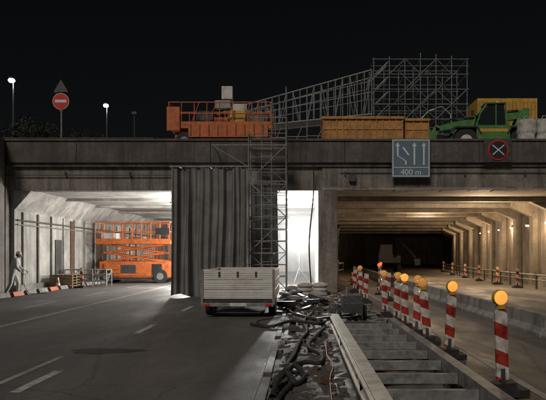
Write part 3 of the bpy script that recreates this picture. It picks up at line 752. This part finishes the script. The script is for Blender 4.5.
for i in range(1100):
    y=R(5,30); x=R(-.38,2.3)
    if y<13 and x>.6: x=R(-.35,.6)
    s=min(.045,random.expovariate(70)+.005)*(1.5 if y>13 else 1); b.box(x-s,x+s,y-s,y+s*R(.6,1.6),.02,.02+s*R(.6,1.5),random.choice(['conc','median','median','rust']),Matrix.Rotation(R(0,3),3,'Z')@Matrix.Rotation(R(-.4,.4),3,'X'))
b.obj('rubble')
b=B()
for i in range(75):
    x=R(-.6,.95); y=R(18,26.5); l=R(.1,.4); w_=R(.04,.16); z0=R(.03,.28)
    b.box(x-l,x+l,y-w_,y+w_,z0,z0+R(.03,.16),random.choice(['sack','steel_d','wood','steel','black','hose','conc']),Matrix.Rotation(R(0,3),3,'Z')@Matrix.Rotation(R(-.3,.3),3,'Y'))
for i in range(9):
    x=R(-.4,.8); y=R(19,25); b.sph((x,y,.16+R(0,.2)),(R(.2,.32),R(.2,.3),R(.1,.16)),random.choice(['sack','tarp','tarp2']))
b.obj('debris_pile',bevel=.01)
b=B()
for i in range(5): b.box(-.1,1.1,22+i*.25,22.14+i*.25,.12,.15,'wood')
for x in (-.1,.45,1.0): b.box(x,x+.1,22,23.15,.03,.12,'wood')
for i in range(3):
    for j in range(2): b.sph((.2+j*.55,22.6,.25+i*.16),(.32,.3,.12),'sack')
b.obj('pallet_with_sacks')
b=B(); 
b.prism([(15.2,.25),(16.2,.25),(16.2,.55),(16.0,.68),(15.4,.68),(15.2,.5)],1.1,1.6,'steel_d','x'); b.wheel((1.02,15.7,.22),.2,.1); b.wheel((1.68,15.7,.22),.2,.1); b.tube((1.35,16.2,.5),(1.35,17.0,.8),.025,'steel_d')
b.tube((1.2,15.4,.66),(1.2,15.4,.9),.04,'steel')
b.obj('compressor',bevel=.03)

b=B()
y=22
while y<42:
    b.prism([(-11.85,.02),(-11.6,.02),(-11.68,.2),(-11.77,.2)],y,y+.9,'conc' if int(y)%3 else 'cone'); y+=1.2
b.obj('edge_barrier',bevel=.01)
hose('hose',[(-12.4,20,.06),(-12.2,24,.06),(-12.5,28,.06),(-12.1,33,.06),(-12.3,44,.06)],.06,'sack')
def cone_mesh():
    b=B(); b.box(-.18,.18,-.18,.18,0,.03,'black')
    rs=[(.03,.14),(.2,.11),(.32,.085),(.45,.06),(.6,.035)]
    for i in range(4): b.tube((0,0,rs[i][0]),(0,0,rs[i+1][0]),rs[i][1],'white' if i%2 else 'cone',14,rs[i+1][1])
    return b.mesh('traffic_cone')
cm=cone_mesh()
for x,y in ((-11.9,29.5),(3.3,38),(4.4,33)): inst('traffic_cone',cm,(x,y,.01))
for x,y in ((-11.3,31.0),(-10.9,41)): inst('marker_post',mb3,(x,y,.0))
b=B()
for k in range(5):
    for i in range(5): b.box(-12.6+i*.24,-12.42+i*.24,30.2,31.4,.12+k*.14,.145+k*.14,'wood')
    for yv in (30.2,30.75,31.3): b.box(-12.6,-11.46,yv,yv+.1,.03+k*.14,.12+k*.14,'wood')
b.obj('pallet_stack')
b=B()
for i in range(24): b.tube((-5.5+R(-.3,.3),40+R(-.3,.3),.06+.09*(i%4)),(-7.4+R(-.3,.3),44+R(-.3,.3),.06+.09*(i%4)),.045,'tube')
b.box(-7,-6.8,41,42,0,.05,'wood'); b.obj('scaffold_tube_stack')

b=B(); X,Y=8.8,60
b.box(X-1.1,X-.7,Y-1.4,Y+1.4,0,.7,'black'); b.box(X+.7,X+1.1,Y-1.4,Y+1.4,0,.7,'black'); b.prism([(X-1.1,.85),(X+1.1,.85),(X+1.1,1.6),(X+.3,1.7),(X+.3,2.7),(X-.9,2.7),(X-1.1,1.6)],Y-1,Y+1,'signb')
b.tube((X+.5,Y-1,1.5),(X+1.2,Y-2.2,2.6),.16,'signb'); b.tube((X+1.2,Y-2.2,2.6),(X+2.2,Y-3,1.3),.13,'signb'); b.prism([(X+1.9,1.3),(X+2.6,1.3),(X+2.6,.7),(X+2.1,.6)],Y-3.3,Y-2.6,'signb')
b.obj('excavator',bevel=.04)

# ------------------------------------------------------------------ worker
wk=bpy.data.objects.new('construction_worker',None); COL.objects.link(wk)
def skinobj(name,verts,edges,rad,k,parent,root=0,sub=2):
    me=bpy.data.meshes.new(name); me.from_pydata(verts,edges,[]); me.materials.append(M[k])
    o=bpy.data.objects.new(name,me); COL.objects.link(o)
    o.modifiers.new('skin','SKIN')
    for i,v in enumerate(me.skin_vertices[0].data):
        r=rad[i]; v.radius=(r,r) if not hasattr(r,'__len__') else r; v.use_root=(i==root)
    o.modifiers['skin'].use_smooth_shade=True
    s=o.modifiers.new('sub','SUBSURF'); s.levels=sub; s.render_levels=sub
    o.parent=parent; return o
V=[(0,0,.95),(.03,0,1.1),(.09,0,1.28),(.14,0,1.42),(.18,0,1.53),
   (.13,.17,1.41),(.2,.23,1.14),(.4,.2,1.0),
   (.13,-.17,1.41),(.16,-.24,1.14),(.34,-.22,.95),
   (.02,.1,.86),(.17,.13,.49),(.13,.14,.1),(.27,.14,.05),
   (-.03,-.1,.86),(-.06,-.13,.48),(-.24,-.14,.1),(-.1,-.15,.05)]
E=[(0,1),(1,2),(2,3),(3,4),(3,5),(5,6),(6,7),(3,8),(8,9),(9,10),(0,11),(11,12),(12,13),(13,14),(0,15),(15,16),(16,17),(17,18)]
Rr=[(.15,.17),(.145,.165),(.15,.19),(.13,.15),(.065,.065),.09,.07,.05,.09,.07,.05,.11,.08,.065,.045,.11,.08,.065,.045]
skinobj('body',V,E,Rr,'cover',wk)
for s,w in ((1,(.4,.2,1.0)),(-1,(.34,-.22,.95))):
    d=Vector((.85,-.1*s,-.5 if s<0 else -.25)).normalized(); side=Vector((0,-s,0)); w=Vector(w); pv=[w,w+d*.07]; ed=[(0,1)]; rr=[.026,(.04,.018)]
    for i,l in enumerate((.06,.075,.08,.07)):
        off=side*((i-1.5)*.019); a=len(pv)
        pv+=[w+d*.09+off,w+d*(.09+l*.55)+off+Vector((0,0,-.01)),w+d*(.09+l*.85)+off+Vector((0,0,-.035))]; ed+=[(1,a),(a,a+1),(a+1,a+2)]; rr+=[.0095,.009,.008]
    a=len(pv); pv+=[w+d*.05+side*.045,w+d*.085+side*.062+Vector((0,0,-.02))]; ed+=[(1,a),(a,a+1)]; rr+=[.012,.009]
    skinobj('hand_left' if s>0 else 'hand_right',[tuple(p) for p in pv],ed,rr,'skin',wk,0,1)
b=B(); c=(.225,0,1.635)
b.sph(c,(.095,.075,.12),'skin',16,12); b.sph((.3,0,1.60),(.04,.045,.05),'skin'); b.tube((.315,0,1.655),(.337,0,1.62),.008,'skin',6,.016)
b.sph((.335,0,1.617),.015,'skin',8,6); b.sph((.32,0,1.585),(.014,.026,.008),'red',8,6)
for sy in (-1,1): b.sph((.22,sy*.077,1.63),(.02,.01,.032),'skin',8,6); b.sph((.308,sy*.03,1.648),.01,'signb',8,6)
b.sph((.2,0,1.65),(.1,.082,.11),'hair',16,12)
b.sph((.21,0,1.7),(.115,.095,.085),'hvy',18,10); b.tube((.23,0,1.69),(.235,0,1.698),.125,'hvy',18)
b.obj('head',parent=wk)
b=B()
for x,y in ((.2,.14),(-.17,-.145)): b.sph((x,y,.045),(.14,.05,.045),'black',12,8); b.box(x-.13,x+.13,y-.045,y+.045,0,.02,'black')
b.obj('boots',parent=wk)
b=B(); b.path([(.48,.17,.95),(.55,.0,.9),(.5,-.2,.88),(.45,-.2,.4),(.6,0,.05),(1.2,.3,.04)],.012,'black',6); b.obj('held_cable',parent=wk)
wk.location=(-12.15,25.4,.01); wk.rotation_euler=(0,0,math.radians(15)); wk.scale=(1.04,)*3

# ------------------------------------------------------------------ work lights
def lampobj(name,loc,e,col=(1,1,1),size=.25):
    L=bpy.data.lights.new(name,'POINT'); L.energy=e; L.color=col; L.shadow_soft_size=size
    o=bpy.data.objects.new(name,L); COL.objects.link(o); o.location=loc
    return o
b=B(); fx,fy,fz=-.05,32.0,2.75
for a in (0,2.1,4.2): b.tube((fx,fy,1.0),(fx+.7*math.cos(a),fy+.7*math.sin(a),0),.02,'steel_d')
b.tube((fx,fy,.6),(fx,fy,2.6),.025,'steel_d'); b.box(fx-.5,fx+.5,fy-.02,fy+.03,2.52,2.57,'steel_d')
for dx in (-.27,.27):
    b.box(fx+dx-.22,fx+dx+.22,fy-.08,fy+.06,fz-.17,fz+.2,'steel_d'); b.box(fx+dx-.19,fx+dx+.19,fy-.095,fy-.081,fz-.14,fz+.17,'lamp')
b.obj('tripod_floodlight')
lampobj('tripod_floodlight_lamp',(fx,fy-.45,fz),2400,(1,.99,.96),.15)
lampobj('tripod_floodlight_lamp',(fx,fy+.9,fz),500,(1,.99,.96),.15)
# scatter volume added around the floodlight to imitate its glare halo
hm=bpy.data.materials.new('glare_haze'); hm.use_nodes=True; nt=hm.node_tree; nt.nodes.remove(nt.nodes['Principled BSDF'])
vs_=nt.nodes.new('ShaderNodeVolumeScatter'); vs_.inputs['Density'].default_value=.02; vs_.inputs['Anisotropy'].default_value=.3
nt.links.new(vs_.outputs[0],nt.nodes['Material Output'].inputs['Volume']); M['haze']=hm
b=B(); b.box(-4.5,.88,28.2,38,.15,4.4,'haze'); b.obj('glare_haze')
b=B()
for (x,y) in ((-6,30.5),(-6,36),(-6,43),(-6,51)):
    b.box(x-.6,x+.6,y-.08,y+.08,4.33,4.39,'steel_d'); b.box(x-.55,x+.55,y-.06,y+.06,4.3,4.329,'lampsm'); b.tube((x-.4,y,4.39),(x-.4,y,4.66),.01,'steel_d'); b.tube((x+.4,y,4.39),(x+.4,y,4.66),.01,'steel_d')
b.obj('tunnel_strip_light')
for (x,y,e) in ((-6,30.5,350),(-6,36,500),(-6,46,1200)):
    lampobj('tunnel_strip_lamp',(x,y,4.05),e,(1,.96,.89),.2)
b=B(); b.box(-6.6,-6.1,31.9,32.1,.35,.7,'steel_d'); b.box(-6.56,-6.14,31.92,32.08,.7,.715,'lampsm'); b.tube((-6.35,32,0),(-6.35,32,.35),.03,'steel_d'); b.box(-6.6,-6.1,31.8,32.2,0,.03,'steel_d'); b.obj('floor_floodlight')
lampobj('floor_flood_lamp',(-6.35,32,1.1),500,(1,.97,.92),.15)
for y in ys[1:12:2]:
    xx=rw(y+1.6); lampobj('wall_lamp',(xx-.5,y+1.65,3.3),130,(1,.66,.36),.1)
lampobj('ceiling_lamp',(9.5,31.5,3.4),560,(1,.74,.47),.2); lampobj('ceiling_lamp',(9.0,43,3.6),650,(1,.72,.45),.2)

# ------------------------------------------------------------------ sky + key
w=bpy.data.worlds.new('World'); scene.world=w; w.use_nodes=True; nt=w.node_tree
bg=nt.nodes['Background']; sk=nt.nodes.new('ShaderNodeTexSky'); sk.sky_type='NISHITA'; sk.sun_disc=False
EL=42; AZ=200
sk.sun_elevation=math.radians(EL); sk.sun_rotation=math.radians(AZ)
hs=nt.nodes.new('ShaderNodeHueSaturation'); hs.inputs['Saturation'].default_value=.35
nt.links.new(sk.outputs[0],hs.inputs['Color']); nt.links.new(hs.outputs[0],bg.inputs['Color']); bg.inputs['Strength'].default_value=.0009
S=bpy.data.lights.new('key_light','SUN'); S.energy=1.35; S.angle=math.radians(16); S.color=(1,.92,.83)
so=bpy.data.objects.new('key_light',S); COL.objects.link(so)
d=Vector((math.sin(math.radians(AZ))*math.cos(math.radians(EL)),math.cos(math.radians(AZ))*math.cos(math.radians(EL)),math.sin(math.radians(EL))))
so.rotation_euler=d.to_track_quat('Z','Y').to_euler()

# ------------------------------------------------------------------ camera
c=bpy.data.cameras.new('camera'); co=bpy.data.objects.new('camera',c); COL.objects.link(co)
co.location=(0,0,1.75); co.rotation_euler=(math.pi/2,0,0); c.sensor_width=36; c.lens=39.56; c.shift_x=-.0495; c.shift_y=.0989; c.clip_end=2000; c.clip_start=.1
scene.camera=co
scene.view_settings.view_transform='Standard'; scene.view_settings.look='None'; scene.view_settings.exposure=0
